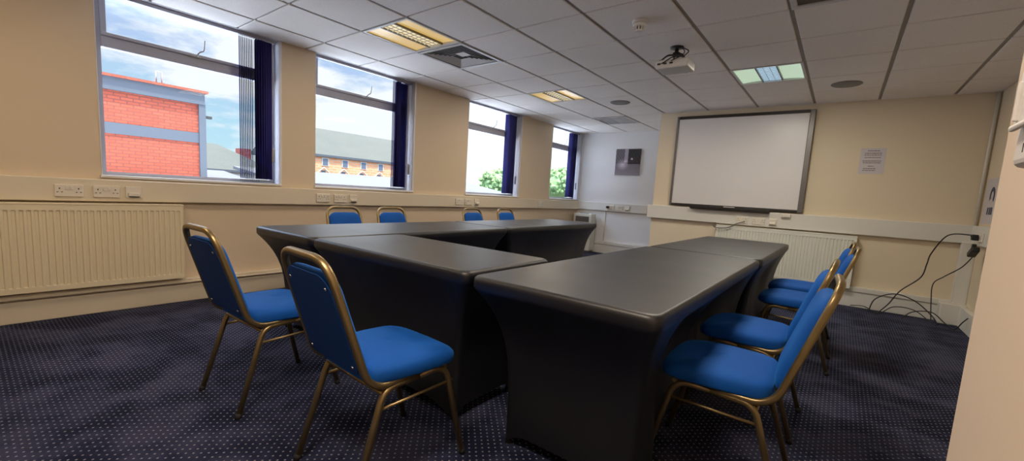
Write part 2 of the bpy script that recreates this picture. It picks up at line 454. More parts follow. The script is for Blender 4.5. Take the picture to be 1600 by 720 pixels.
# ------------------------------------------------------------------ radiators
def radiator(name, label, m, L, loc, rz, pitch=.0335):
    r = thing(name, label, 'radiator', loc, rz)        # local: x along, y out, z up; base z=0 is panel bottom
    Hh = .60; bm = bmesh.new()
    prof = []; n = int(L / pitch)
    x = .02
    prof.append((0, .0)); prof.append((.012, 0))
    for k in range(n - 1):
        x = .02 + k * (L - .04) / (n - 1); w_ = (L - .04) / (n - 1)
        prof += [(x, 0), (x + w_ * .12, -.009), (x + w_ * .50, -.009), (x + w_ * .62, 0)]
    prof += [(L - .012, 0), (L, 0)]
    def col(z, k): return [bm.verts.new((px, .0 + py * k, z)) for px, py in prof]
    rows = [col(.0, 0), col(.036, 0), col(.040, 1), col(Hh - .044, 1), col(Hh - .040, 0), col(Hh, 0)]
    for A, B in zip(rows, rows[1:]):
        for i in range(len(A) - 1): bm.faces.new((A[i], A[i + 1], B[i + 1], B[i]))
    o = obj('front_panel', bm, m, r); o.location = (0, .085, 0)
    bm = bmesh.new(); bx(bm, 0, L, .0, .066, 0.0, Hh - .01); obj('rear_panel', bm, m, r)
    bm = bmesh.new(); bx(bm, -.004, L + .004, .0, .088, Hh - .002, Hh + .010, .003)
    obj('top_grille', bm, m, r)
    for xx in (-.003, L - .002): boxobj('side_panel', m, r, xx, xx + .005, .0, .088, .0, Hh, bev=.0015)
    bm = bmesh.new(); tube(bm, fillet([(L + .0, .05, .03), (L + .05, .05, .03), (L + .05, .05, -.06), (L + .05, .01, -.06)], .015), .0075, 8)
    cyl(bm, (L + .05, .05, .01), (L + .05, .05, .055), .014)
    obj('valve', bm, 'trunking', r); 
    bm = bmesh.new()
    for xx in (.25, L - .25): bx(bm, xx - .02, xx + .02, -.024, .0, .05, Hh - .05)
    obj('bracket', bm, m, r)
    return r
radiator('radiator', 'long cream panel radiator on the window wall under the trunking', 'radiator', 2.0, (XL + .025, 1.12, .215), -PI / 2)
radiator('radiator', 'white panel radiator on the far wall below the whiteboard', 'radiator_w', 1.50, (.17, YF - .025, .215), PI)

# tall cream convector heater in the recess corner
hv = thing('convector_heater', 'cream upright heater cabinet in the recess corner with a grille near its top', 'heater', (-4.09, YR - .27, 0))
boxobj('body', 'heater', hv, -.20, .20, 0, .20, .03, .765, bev=.012)
bm = bmesh.new()
for k in range(6): bx(bm, -.14, .14, -.008, .004, .61 + k * .016, .620 + k * .016)
bx(bm, -.15, .15, -.002, .004, .60, .71); obj('grille', bm, 'bframe', hv)
bm = bmesh.new(); bx(bm, -.09, .09, .05, .10, .762, .772, .003); obj('control_strip', bm, 'dark', hv)
bm = bmesh.new(); bx(bm, -.18, .18, .02, .18, 0, .035); obj('plinth', bm, 'bframe', hv)

# ------------------------------------------------------------------ ceiling fittings
def luminaire(label, i, j, side, mid, grp='recessed ceiling lights'):
    x0, y0 = GX + TP * i, GY + TP * j
    r = thing('ceiling_light', label, 'ceiling light', (x0 + .3, y0 + .3, H), 0, grp)
    bm = bmesh.new()
    for a in ((-.293, .293, -.293, -.272), (-.293, .293, .272, .293), (-.293, -.272, -.272, .272), (.272, .293, -.272, .272)): bx(bm, *a, -.004, .03)
    obj('frame', bm, 'vent', r)
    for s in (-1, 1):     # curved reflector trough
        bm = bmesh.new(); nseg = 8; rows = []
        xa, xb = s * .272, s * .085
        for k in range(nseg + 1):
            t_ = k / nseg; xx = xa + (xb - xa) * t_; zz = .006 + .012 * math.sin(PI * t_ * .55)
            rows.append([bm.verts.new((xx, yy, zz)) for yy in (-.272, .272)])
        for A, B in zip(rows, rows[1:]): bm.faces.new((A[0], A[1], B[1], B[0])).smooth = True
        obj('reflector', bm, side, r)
        boxobj('rail', 'bframe', r, min(s * .080, s * .092), max(s * .080, s * .092), -.272, .272, .002, .02)
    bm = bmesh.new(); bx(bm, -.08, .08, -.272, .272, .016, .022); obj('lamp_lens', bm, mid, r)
    bm = bmesh.new()
    for k in range(11):
        yy = -.25 + k * .05; bx(bm, -.08, .08, yy - .0015, yy + .0015, .004, .011)
    for xx in (-.027, .027): bx(bm, xx - .0015, xx + .0015, -.272, .272, .004, .011)
    obj('louvre', bm, 'vent', r)
    bm = bmesh.new(); bx(bm, -.29, .29, -.29, .29, .055, .10); obj('housing', bm, 'vent_dark', r)
    return r
def lamp(name, x, y, col, power, size=.5, z=None):
    ld = bpy.data.lights.new(name, 'AREA'); ld.shape = 'SQUARE'; ld.size = size; ld.energy = power; ld.color = col
    o = bpy.data.objects.new(name, ld); C.objects.link(o); o.location = (x, y, H - .012 if z is None else z); return o
LUM = [('recessed ceiling light glowing warm yellow beside the square air diffuser', 2, 1, 'warm_side', 'warm_mid', (1, .79, .52), 10),
       ('recessed ceiling light glowing warm yellow, the farther and smaller one', 2, 5, 'warm_side', 'warm_mid', (1, .84, .64), 16),
       ('recessed ceiling light glowing cool white, in front of the whiteboard', 6, 5, 'cool_side', 'cool_mid', (1, .93, .78), 22),
       ('recessed ceiling light on the side by the near wall, out of frame', 6, 1, 'cool_side', 'cool_mid', (1, .84, .68), 21),
       ('recessed ceiling light behind the camera near the windows', 2, -3, 'warm_side', 'warm_mid', (1, .79, .52), 11),
       ('recessed ceiling light behind the camera by the near wall', 6, -3, 'cool_side', 'cool_mid', (1, .83, .66), 38)]
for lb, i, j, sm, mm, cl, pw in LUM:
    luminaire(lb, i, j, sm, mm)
    lamp('lamp', GX + TP * i + .3, GY + TP * j + .3, cl, pw)

def diffuser(label, i, j, m='vent', four=False):
    x0, y0 = GX + TP * i, GY + TP * j
    r = thing('air_diffuser', label, 'air vent', (x0 + .3, y0 + .3, H), 0)
    bm = bmesh.new(); o_, i_ = .296, .262
    for a in ((-o_, o_, -o_, -i_), (-o_, o_, i_, o_), (-o_, -i_, -i_, i_), (i_, o_, -i_, i_)): bx(bm, *a, -.010, .012, .003)
    obj('frame', bm, m, r)
    if not four:
        for k in range(6):
            q = .24 - k * .033; bm = bmesh.new()
            # sloping square cone ring
            A = [bm.verts.new((sx * q, sy * q, -.006)) for sx, sy in ((-1, -1), (1, -1), (1, 1), (-1, 1))]
            B = [bm.verts.new((sx * (q - .013), sy * (q - .013), .001)) for sx, sy in ((-1, -1), (1, -1), (1, 1), (-1, 1))]
            A2 = [bm.verts.new((v_.co.x, v_.co.y, v_.co.z + .002)) for v_ in A]; B2 = [bm.verts.new((v_.co.x, v_.co.y, v_.co.z + .002)) for v_ in B]
            for z_ in range(4):
                z2 = (z_ + 1) % 4
                bm.faces.new((A[z_], A[z2], B[z2], B[z_])); bm.faces.new((A2[z_], B2[z_], B2[z2], A2[z2]))
                bm.faces.new((A[z_], A2[z_], A2[z2], A[z2])); bm.faces.new((B[z_], B[z2], B2[z2], B2[z_]))
            obj('louvre_ring', bm, m, r)
        bm = bmesh.new(); bx(bm, .04, .15, -.12, -.02, -.012, -.006, .002)
    else:
        bm = bmesh.new()
        for k in range(7): bx(bm, -.25, -.01, -.24 + k * .075, -.22 + k * .075, -.005, .012)
        for k in range(7): bx(bm, .03 + k * .033, .043 + k * .033, -.25, .25, -.005, .012)
        obj('louvre', bm, m, r); bm = bmesh.new(); bx(bm, -.015, .015, -.26, .26, -.006, .014)
    obj('centre_plate', bm, m, r)
    bm = bmesh.new(); bx(bm, -.29, .29, -.29, .29, .045, .10); obj('duct', bm, 'vent_dark', r)
    return r
diffuser('square ceiling air diffuser of nested rings beside the nearest yellow light', 2, 2)
diffuser('slotted ceiling air grille far off above the recess', 2, 8, 'vent', True)
# dark unlit fitting at the top edge
r = thing('ceiling_grille', 'dark unlit square panel in the ceiling at the top edge of the photo', 'ceiling panel', (GX + TP * 7 + .3, GY + TP * 2 + .3, H))
bm = bmesh.new()
for a in ((-.296, .296, -.296, -.262), (-.296, .296, .262, .296), (-.296, -.262, -.262, .262), (.262, .296, -.262, .262)): bx(bm, *a, -.006, .014, .002)
obj('frame', bm, 'vent', r)
bm = bmesh.new(); bx(bm, -.262, .262, -.262, .262, .004, .05)
obj('panel', bm, 'off_panel', r)
def speaker(label, x, y):
    r = thing('ceiling_speaker', label, 'speaker', (x, y, H), 0, 'round ceiling speakers')
    bm = bmesh.new(); lathe(bm, [(.128, .004), (.130, -.004), (.120, -.010), (.108, -.009)]); obj('rim', bm, 'speaker', r)
    bm = bmesh.new(); lathe(bm, [(.110, -.006), (.08, -.012), (.04, -.015), (.004, -.016)]); obj('grille', bm, 'speaker', r)
    return r
speaker('round grey ceiling speaker near the recess, left of the two', -2.516, 5.48)
speaker('round grey ceiling speaker above the notice, right of the two', -.116, 5.52)
r = thing('smoke_detector', 'small white round smoke detector hanging under the ceiling left of the projector', 'smoke detector', (-1.316, 3.08, H))
bm = bmesh.new(); lathe(bm, [(.052, 0), (.054, -.012), (.048, -.020)]); obj('base', bm, 'detector', r)
bm = bmesh.new(); lathe(bm, [(.046, -.020), (.046, -.040), (.042, -.044)]); lathe(bm, [(.030, -.066), (.028, -.072), (.012, -.075)])
for k in range(10):
    a = 2 * PI * k / 10; bx(bm, .034 * math.cos(a) - .0035, .034 * math.cos(a) + .0035, .034 * math.sin(a) - .0035, .034 * math.sin(a) + .0035, -.068, -.042)
obj('sensor_head', bm, 'detector', r)
bm = bmesh.new(); lathe(bm, [(.028, -.042), (.026, -.068)]); obj('sensor_core', bm, 'bframe', r)

# projector on its ceiling bracket
pr = thing('projector', 'white projector hanging from the ceiling on a black bracket', 'projector', (-1.25, 3.74, H))
bm = bmesh.new(); b2 = bmesh.new(); bx(b2, -.132, .132, -.105, .105, -.190, -.118, .014, 3)
merge(bm, b2); obj('body', bm, 'projector', pr)
bm = bmesh.new(); cyl(bm, (.06, .100, -.155), (.06, .118, -.155), .030); cyl(bm, (.06, .11, -.155), (.06, .124, -.155), .024); obj('lens', bm, 'black', pr)
bm = bmesh.new()
for k in range(6): bx(bm, -.134, -.130, -.08 + k * .022, -.07 + k * .022, -.185, -.14)
for k in range(3): bx(bm, -.115 + k * .05, -.088 + k * .05, -.107, -.103, -.158, -.144)
obj('vents', bm, 'dark', pr)
bm = bmesh.new(); lathe(bm, [(.055, 0), (.055, -.008), (.02, -.014)]); cyl(bm, (0, 0, -.01), (0, 0, -.055), .016); lathe(bm, [(.03, -.045), (.032, -.06), (.03, -.07)])
for q in ((-.10, -.07), (.09, -.06), (-.06, .08), (.08, .07)):
    tube(bm, fillet([(0, 0, -.06), (q[0] * .6, q[1] * .6, -.068), (q[0], q[1], -.115)], .02), .007, 8); cyl(bm, (q[0], q[1], -.125), (q[0], q[1], -.112), .016)
obj('bracket', bm, 'black', pr)
bm = bmesh.new(); tube(bm, fillet([(.03, -.01, -.0), (.06, -.02, -.02), (.12, -.05, -.06), (.10, -.12, -.12), (.02, -.13, -.11), (-.08, -.108, -.15)], .03), .0045, 8)
tube(bm, fillet([(.03, .0, -.0), (.08, -.04, -.05), (.09, -.10, -.10), (.0, -.12, -.14)], .03), .004, 8)
obj('cable', bm, 'black', pr)

# ------------------------------------------------------------------ whiteboard
wb = thing('whiteboard', 'large interactive whiteboard in a grey frame on the far wall', 'whiteboard', (-1.2, YF, 1.05))
X0, X1, Z1 = -.815, .815, 1.252
boxobj('panel', 'whiteboard', wb, X0 + .02, X1 - .03, -.040, -.022, .03, Z1 - .03)
bm = bmesh.new(); bx(bm, X0, X0 + .032, -.052, -.002, 0, Z1, .006); obj('side_frame', bm, 'bframe', wb)
bm = bmesh.new(); bx(bm, X1 - .060, X1, -.052, -.002, 0, Z1, .008); obj('side_frame', bm, 'bframe', wb)
bm = bmesh.new(); bx(bm, X0 + .03, X1 - .058, -.050, -.002, Z1 - .040, Z1, .006); obj('top_frame', bm, 'bframe_d', wb)
bm = bmesh.new(); bx(bm, X0 + .03, X1 - .058, -.050, -.002, 0, .035, .006); obj('bottom_frame', bm, 'bframe_d', wb)
bm = bmesh.new(); bx(bm, -.50, .47, -.125, -.052, -.028, .002, .006); bx(bm, -.50, .47, -.130, -.122, -.02, .014, .003)
tray = obj('pen_tray', bm, 'bframe_d', wb)
boxobj('back_mount', 'bframe_d', wb, X0 + .05, X1 - .05, -.022, 0, .05, Z1 - .05)
for nme, lb, x0, x1, m_ in (('board_pen', 'black pen lying at the left of the whiteboard tray', -1.36, -1.22, 'black'), ('board_eraser', 'pale eraser lying in the whiteboard pen tray', -1.27, -1.14, 'paper'),):
    bm = bmesh.new()
    if nme == 'board_pen': tube(bm, [(x0 - .08, YF - .10, 1.062), (x0 + .04, YF - .10, 1.062), (x0 + .055, YF - .10, 1.062)], [.009, .009, .003], 10)
    else: bx(bm, x0, x1, YF - .118, YF - .062, 1.053, 1.073, .004)
    tag(obj(nme, bm, m_), lb, 'pen' if nme == 'board_pen' else 'eraser')
bm = bmesh.new(); tube(bm, [(-1.02, YF - .09, 1.0605), (-.92, YF - .09, 1.0605), (-.90, YF - .09, 1.0605)], [.009, .009, .003], 10)
tag(obj('board_pen', bm, 'navy_print'), 'dark blue pen lying in the middle of the whiteboard tray', 'pen')
# small sensor box under the board's right end
boxo = boxobj('cable_box', 'socket', None, -.60, -.50, YF - .095, YF - .06, .985, 1.03, bev=.005); tag(boxo, 'small pale box on the trunking below the right end of the pen tray', 'cable box')

# A4 notice
no = thing('wall_notice', 'white paper notice with lines of text on the far wall right of the whiteboard', 'notice', (.20, YF - .001, 1.69))
bm = bmesh.new(); bx(bm, -.112, .112, -.002, 0, -.145, .145); obj('sheet', bm, 'paper', no)
bm = bmesh.new(); rr = random.Random(3)
for zz, a, b in ((.115, -.05, .06), (.088, -.075, .075), (.068, -.075, .075), (.040, -.07, .07), (.0, -.085, .08), (-.02, -.08, .08), (-.058, -.03, .02), (-.085, -.07, .04), (-.105, -.075, .04)):
    x = a
    while x < b:
        w_ = rr.uniform(.010, .026); bx(bm, x, min(x + w_, b), -.0026, -.002, zz - .0035, zz + .0035); x += w_ + .004
obj('text', bm, 'ink', no)

# poster on the right wall (a sheet with a dark ring mark and a line of writing)
po = thing('wall_sign', 'white sign with a dark ring mark on the right wall, cut by the near wall', 'sign', (XR - .001, 6.05, 1.28), PI / 2)
bm = bmesh.new(); bx(bm, -.26, .26, -.0 + .0005, .004, -.22, .22); obj('sheet', bm, 'paper', po)
bm = bmesh.new(); seg = 28; ring = []
for k in range(seg + 1):
    a = -.6 + 4.5 * k / seg
    ring.append([bm.verts.new((rr_ * math.cos(a) + .0, yy, .05 + rr_ * math.sin(a))) for rr_ in (.045, .085) for yy in (.004, .0055)])
for A, B in zip(ring, ring[1:]):
    for q in ((0, 1, 3, 2),):
        pass
    bm.faces.new((A[0], A[2], B[2], B[0])); bm.faces.new((A[1], B[1], B[3], A[3])); bm.faces.new((A[0], B[0], B[1], A[1])); bm.faces.new((A[2], A[3], B[3], B[2]))
for x0 in (-.08, -.02, .05): bx(bm, x0, x0 + .045, .004, .0055, -.13, -.06)
obj('print', bm, 'navy_print', po)
po.rotation_euler = (0, 0, PI / 2)

# square picture on the recess wall: grey street scene, procedural brush patches
N_ = 56
m = mat('street_print', (.3, .3, .3), .6); t = NT(m)
at = t.n('ShaderNodeAttribute'); at.attribute_name = 'ink'; t.l(at.outputs['Color'], t.b.inputs['Base Color']); M['print'] = m
pc = thing('wall_picture', 'square grey and mauve street picture on the recess wall', 'picture', (-3.345, YR - .001, 1.80))
boxobj('canvas', 'paper', pc, -.25, .25, -.024, 0, -.25, .25, bev=.003)
bm = bmesh.new(); lay = bm.loops.layers.color.new('ink'); vs = [[bm.verts.new((-.249 + .498 * i / N_, -.0245, -.249 + .498 * j / N_)) for j in range(N_ + 1)] for i in range(N_ + 1)]
rp = random.Random(9)
def street(u, v):
    g = .26 + .14 * (1 - v)                                     # road
    if v > .45 and u < .36: g = .26 + .06 * math.sin(u * 60) * math.sin(v * 40)     # left facades
    if v > .5 and .36 <= u < .5: g = .48                          # pale sky gap
    if v > .42 and u >= .5: g = .07 + .06 * (math.sin(u * 55) * math.sin(v * 34) > .3)   # dark right facades
    dsm = math.hypot((u - .30) / .26, (v - .42) / .24); g += .30 * max(0, 1 - dsm)      # steam
    if math.hypot((u - .70) / .14, (v - .58) / .10) < 1: g = .10                         # vehicle
    if math.hypot((u - .66) / .045, (v - .62) / .04) < 1: g = .55
    g += rp.uniform(-.015, .015)
    if .5 < u and .45 < v < .7: return (g + .05, g + .01, g + .015)
    return (g * 1.06, g * .98, g * 1.04)
for i in range(N_):
    for j in range(N_):
        f = bm.faces.new((vs[i][j], vs[i + 1][j], vs[i + 1][j + 1], vs[i][j + 1])); c = street((i + .5) / N_, (j + .5) / N_)
        for l_ in f.loops: l_[lay] = (*[min(1, max(0, q) * 1.25 + .02) for q in c], 1)
obj('print', bm, 'print', pc, normals=False)

# wall controller on the near wall
wc = thing('wall_controller', 'white wall controller with a slotted cover on the near wall', 'wall control', (.2, .80, 1.156), PI / 2)
bm = bmesh.new(); bx(bm, -.10, .105, .0, .022, 0, .142, .010, 3); obj('back_box', bm, 'detector', wc)
bm = bmesh.new(); bx(bm, -.08, .085, .020, .031, .052, .130, .0052, 3); bx(bm, .060, .066, .029, .036, .058, .11, .002); bx(bm, -.08, .083, .028, .035, .047, .055, .003)
obj('cover', bm, 'detector', wc)
bm = bmesh.new(); bx(bm, .060, .0625, .0215, .0225, .018, .030); obj('slot', bm, 'dark', wc)

# ------------------------------------------------------------------ plugs and cables in the right corner
def cable(name, pts, r, label, m='black', cat='cable'):
    cu = []
    P_ = [Vector(p) for p in pts]
    for i in range(len(P_) - 1):
        p0 = P_[max(i - 1, 0)]; p1 = P_[i]; p2 = P_[i + 1]; p3 = P_[min(i + 2, len(P_) - 1)]
        for k in range(8):
            t_ = k / 8
            cu.append(.5 * ((2 * p1) + (p2 - p0) * t_ + (2 * p0 - 5 * p1 + 4 * p2 - p3) * t_ ** 2 + (3 * p1 - p0 - 3 * p2 + p3) * t_ ** 3))
    cu.append(P_[-1]); bm = bmesh.new(); tube(bm, cu, r, 8)
    return tag(obj(name, bm, m), label, cat)
yc = YF - .12
dup(s0, (XR - .05, 5.90, .885), PI / 2, 'double socket in the right corner holding a black plug')
pl = thing('power_plug', 'black plug in the corner socket with a cable looping left', 'plug', (XR - .068, 5.93, .925), PI / 2)
boxobj('plug_body', 'black', pl, -.028, .028, .0, .045, -.028, .028, bev=.008)
pl.rotation_euler = (0, 0, PI / 2)
ad = thing('power_adapter', 'black power adapter hanging below the corner socket', 'adapter', (XR - .09, 5.90, .775), PI / 2)
bm = bmesh.new(); b2 = bmesh.new(); bx(b2, -.10, .06, -.03, .03, -.022, .028, .012, 3); merge(bm, b2, Matrix.Rotation(.45, 4, 'Y')); obj('case', bm, 'black', ad)
boxobj('strain_relief', 'black', ad, -.02, .02, -.015, .015, .02, .09, bev=.006)
cable('power_cable', [(XR - .115, 5.93, .93), (1.0, 5.98, .945), (.87, 6.1, .92), (.79, 6.22, .72), (.77, 6.22, .60), (.74, 6.22, .45), (.60, 6.22, .28), (.52, 6.2, .12), (.44, 6.15, .012)], .006, 'black power cable drooping from the plug to the carpet')
cable('power_cable', [(1.03, 5.89, .735), (.985, 5.98, .62), (.90, 6.12, .50), (.84, 6.2, .40), (.85, 6.2, .20), (.86, 6.12, .03)], .005, 'thin cable falling straight from the adapter to the floor')
cable('power_cable', [(.36, 6.12, .015), (.40, 6.14, .16), (.55, 6.16, .245), (.72, 6.16, .20), (.86, 6.12, .08), (.90, 6.02, .012)], .006, 'cable arching in a hoop over the skirting')
cable('power_cable', [(.20, 6.22, .035), (.32, 6.2, .05), (.44, 6.1, .015), (.56, 6.12, .11), (.72, 6.1, .11), (.84, 6.02, .03), (.88, 5.96, .014)], .005, 'low looped cable lying along the skirting')
cable('power_cable', [(.62, 6.0, .012), (.70, 6.03, .10), (.84, 6.02, .13), (.94, 5.98, .05), (1.0, 5.9, .014), (1.04, 5.86, .10), (1.06, 5.80, .16)], .005, 'cable curling up at the corner of the floor')
cable('data_cable', [(-1.35, YF - .09, .85), (-1.36, YF - .13, .80), (-1.30, YF - .14, .785), (-1.18, YF - .14, .80), (-1.08, YF - .12, .86), (-1.0, YF - .085, .895)], .006, 'grey cable looping under the trunking above the white radiator', 'bframe')
dark_plug = boxobj('power_plug', 'black', None, -3.675, -3.625, YR - .115, YR - .069, .90, .945, bev=.008); tag(dark_plug, 'dark plug in the leftmost socket of the recess wall', 'plug')

# ------------------------------------------------------------------ covered tables
def rrect(w, l, r, n=6):
    out = []
    for cx, cy, a0 in ((w / 2 - r, l / 2 - r, 0), (-w / 2 + r, l / 2 - r, 90), (-w / 2 + r, -l / 2 + r, 180), (w / 2 - r, -l / 2 + r, 270)):
        for k in range(n + 1):
            a = math.radians(a0 + 90 * k / n); out.append((cx + r * math.cos(a), cy + r * math.sin(a)))
    # subdivide the straight runs
    res = []
    for i, p in enumerate(out):
        q = out[(i + 1) % len(out)]; res.append(p); d_ = math.hypot(q[0] - p[0], q[1] - p[1])
        k_ = int(d_ / .05)
        for s in range(1, k_): res.append((p[0] + (q[0] - p[0]) * s / k_, p[1] + (q[1] - p[1]) * s / k_))
    return res
def covered_table(w, l, loc, rz, label, ix=.085, iy=.15, h=.745, grp='black covered tables in a U', dents=()):
    r = thing('covered_table', label, 'table', loc, rz, grp)
    bm = bmesh.new(); R_ = .045; base = rrect(w, l, R_)
    levels = [(h, .016, 0), (h - .003, .007, 0), (h - .011, .001, 0), (h - .022, 0, 0), (h - .045, 0, 0), (h - .058, .006, 0)]
    zt = h - .06
    for s in (.03, .07, .12, .18, .25, .34, .45, .58, .72, .86, 1.0): levels.append((zt * (1 - s) + .012 * s, .008, s))
    rings = []
    for z, ins, s in levels:
        f_ = 1 - (1 - s) ** 4; ring = []
        hw, hl = w / 2, l / 2
        dx, dy = ins + ix * f_, ins + iy * f_
        for (px, py) in base:
            x = px * (hw - dx) / hw; y = py * (hl - dy) / hl
            # hem lifts between the feet and cloth sags inwards slightly along the long runs
            e_ = max(0, min(1, (1 - abs(px) / hw) * 3)) if abs(py) > hl - R_ else max(0, min(1, (1 - abs(py) / hl) * 3))
            zz = z + (.05 * e_ * s ** 3); sag = .020 * e_ * math.sin(PI * min(1, s * 1.2)) if s > 0 else 0
            if abs(py) > hl - R_ - 1e-6: y -= math.copysign(sag, y)
            else:
                x -= math.copysign(sag, x)
                for sd, yc, dep in dents:
                    if sd * x > 0 and s > 0: x -= sd * dep * math.exp(-((py - yc) / .30) ** 6) * min(1, s / .30) ** .7
            ring.append(bm.verts.new((x, y, zz)))
        rings.append(ring)
    n = len(base)
    for A, B in zip(rings, rings[1:]):
        for k in range(n): bm.faces.new((A[k], A[(k + 1) % n], B[(k + 1) % n], B[k])).smooth = True
    f = bm.faces.new(rings[0]); f.smooth = False
    obj('stretch_cover', bm, 'cover', r)
    for sx in (-1, 1):
        for sy in (-1, 1):
            bm = bmesh.new(); cyl(bm, (sx * (w / 2 - ix - .028), sy * (l / 2 - iy - .028), 0), (sx * (w / 2 - ix - .028), sy * (l / 2 - iy - .028), .05), .016, .014, 12)
            obj('foot', bm, 'rubber', r)
    return r
covered_table(.765, 1.94, (-.765, 2.205, 0), 0, 'black covered table nearest the camera on the right', dents=[(1, 1.88 - 2.205, .10), (1, 2.52 - 2.205, .11)])
covered_table(.765, 1.80, (-.755, 4.09, 0), 0, 'black covered table at the right, end on to the whiteboard', dents=[(1, 3.72 - 4.09, .05), (1, 4.28 - 4.09, .05)])
covered_table(.765, 1.96, (-2.885, 2.245, 0), math.radians(1.0), 'black covered table at the left, its near corner by the radiator wall', dents=[(-1, .03, .06), (-1, .58, .06)])
covered_table(.765, 1.98, (-2.93, 4.225, 0), math.radians(1.2), 'black covered table at the left, farthest towards the heater', dents=[(-1, -.15, .09), (-1, .55, .10)])
covered_table(1.27, .65, (-1.83, 1.59, 0), 0, 'short black covered table bridging the two long rows', .12, .09)

# ------------------------------------------------------------------ banquet chairs (front = +Y)
def make_chair(label):
    r = thing('banquet_chair', label, 'chair', (0, 0, 0), 0, 'blue banquet chairs')
    zs = .392
    # legs: each an arch half: rear leg, front leg, joined under the seat by the side rail
    for s in (-1, 1):
        rl = fillet([(s * .207, -.245, .0), (s * .192, -.125, zs), (s * .190, .02, zs + .006)], .05)
        bm = bmesh.new(); tube(bm, rl, .0115, 12, sq=.25); o = obj('rear_leg', bm, 'gold', r)
        bm = bmesh.new(); tube(bm, [(s * .2072, -.2465, 0.0), (s * .2062, -.2395, .022)], .0135, 12); obj('foot_cap', bm, 'rubber', o)
        fl = fillet([(s * .190, .02, zs + .006), (s * .190, .148, zs + .010), (s * .205, .245, .0)], .07)
        bm = bmesh.new(); tube(bm, fl, .0115, 12, sq=.25); o = obj('front_leg', bm, 'gold', r)
        bm = bmesh.new(); tube(bm, [(s * .2055, .2455, 0.0), (s * .2045, .242, .022)], .0135, 12); obj('foot_cap', bm, 'rubber', o)
        bm = bmesh.new(); tube(bm, [(s * .1955, -.145, zs - .068), (s * .1935, .183, zs - .058)], .006, 8); obj('side_stretcher', bm, 'gold', r)
    bm = bmesh.new(); tube(bm, [(-.193, -.13, zs - .015), (.193, -.13, zs - .015)], .009, 8); obj('rear_crossbar', bm, 'gold', r)
    bm = bmesh.new(); tube(bm, [(-.190, .15, zs + .006), (.190, .15, zs + .006)], .009, 8); obj('front_crossbar', bm, 'gold', r)
    # back frame: one bent tube
    L_ = [(.188, .03, zs + .014), (.190, -.178, zs + .010), (.168, -.318, .846)]
    path = [(-p[0], p[1], p[2]) for p in L_] + [(p[0], p[1], p[2]) for p in L_[::-1]]
    bm = bmesh.new(); tube(bm, fillet(path, [.075, .09, .09, .075], 10), .0125, 14, sq=.3); obj('back_frame', bm, 'gold', r)
    # backrest cushion, built in the plane of the back then tilted
    lean = math.atan2(.144, .454)
    def padded(w0, w1, h_, rt, rb, thick, bulge, nx=22, nz=24):
        b = bmesh.new(); F = []; K = []
        def hwid(v):      # half width at height v (0..1) with rounded corners
            z = v * h_; w_ = (w0 + (w1 - w0) * v) / 2
            if z > h_ - rt: d_ = z - (h_ - rt); w_ = w_ - rt + math.sqrt(max(0, rt * rt - d_ * d_))
            if z < rb: d_ = rb - z; w_ = w_ - rb + math.sqrt(max(0, rb * rb - d_ * d_))
            return w_
        vv = [.5 - .5 * math.cos(PI * j / nz) for j in range(nz + 1)]; uu = [math.sin(PI / 2 * (-1 + 2 * i / nx)) for i in range(nx + 1)]
        for v_ in vv:
            w_ = hwid(min(max(v_, .002), .998)); rF = []; rK = []
            for u_ in uu:
                e_ = (1 - abs(u_) ** 5) * (1 - abs(2 * v_ - 1) ** 7)
                rF.append(b.verts.new((u_ * w_, thick * .45 + (thick * .55 + bulge) * max(0, e_) ** .5, v_ * h_)))
                rK.append(b.verts.new((u_ * w_, 0, v_ * h_)))
            F.append(rF); K.append(rK)
        for j in range(nz):
            for i in range(nx):
                b.faces.new((F[j][i], F[j][i + 1], F[j + 1][i + 1], F[j + 1][i])).smooth = True
                b.faces.new((K[j][i], K[j + 1][i], K[j + 1][i + 1], K[j][i + 1])).smooth = True
            for i in (0, nx): b.faces.new((F[j][i], F[j + 1][i], K[j + 1][i], K[j][i])).smooth = True
        for j in (0, nz):
            for i in range(nx): b.faces.new((F[j][i], F[j][i + 1], K[j][i + 1], K[j][i])).smooth = True
        bmesh.ops.remove_doubles(b, verts=b.verts, dist=.0004)
        return b
    Tm = Matrix.Translation((0, -.197, .452)) @ Matrix.Rotation(lean, 4, 'X')
    b = padded(.354, .322, .362, .075, .035, .028, .016); bm = bmesh.new(); bmesh.ops.transform(b, matrix=Tm @ Matrix.Translation((0, .0, 0)), verts=b.verts); merge(bm, b)
    obj('backrest', bm, 'velour', r)
    bm = bmesh.new(); b = padded(.348, .316, .357, .07, .03, .006, 0, 10, 20); bmesh.ops.transform(b, matrix=Tm @ Matrix.Translation((0, -.008, .002)), verts=b.verts); merge(bm, b)
    bp = obj('back_panel', bm, 'velour_back', r)
    for (sx, sz) in ((-.128, .315), (.128, .315), (-.145, .03), (.145, .03)):
        bm = bmesh.new(); lathe(bm, [(.0065, 0), (.006, .003), (.002, .0045)], seg=10)
        bmesh.ops.transform(bm, matrix=Tm @ Matrix.Translation((sx, -.008, sz)) @ Matrix.Rotation(PI / 2, 4, 'X'), verts=bm.verts)
        obj('screw', bm, 'steel', bp)
    # seat cushion: rounded plan, domed top, waterfall front
    bm = bmesh.new(); plan = []
    n = 48; W, D = .212, .190
    for k in range(n):
        a = 2 * PI * k / n; c, s = math.cos(a), math.sin(a); e_ = 2 / 6.5
        x = W * math.copysign(abs(c) ** e_, c); y = D * math.copysign(abs(s) ** e_, s)
        if y < 0: x *= 1 - .08 * (-y / D)
        if y > 0: y += .018 * (1 - (x / W) ** 2)
        plan.append((x, y + .015))
    z0 = zs + .020
    prof = [(.94, 0), (.98, .002), (1.0, .010), (1.0, .034), (.985, .045), (.95, .054), (.86, .062), (.66, .068), (.38, .072), (.12, .073)]
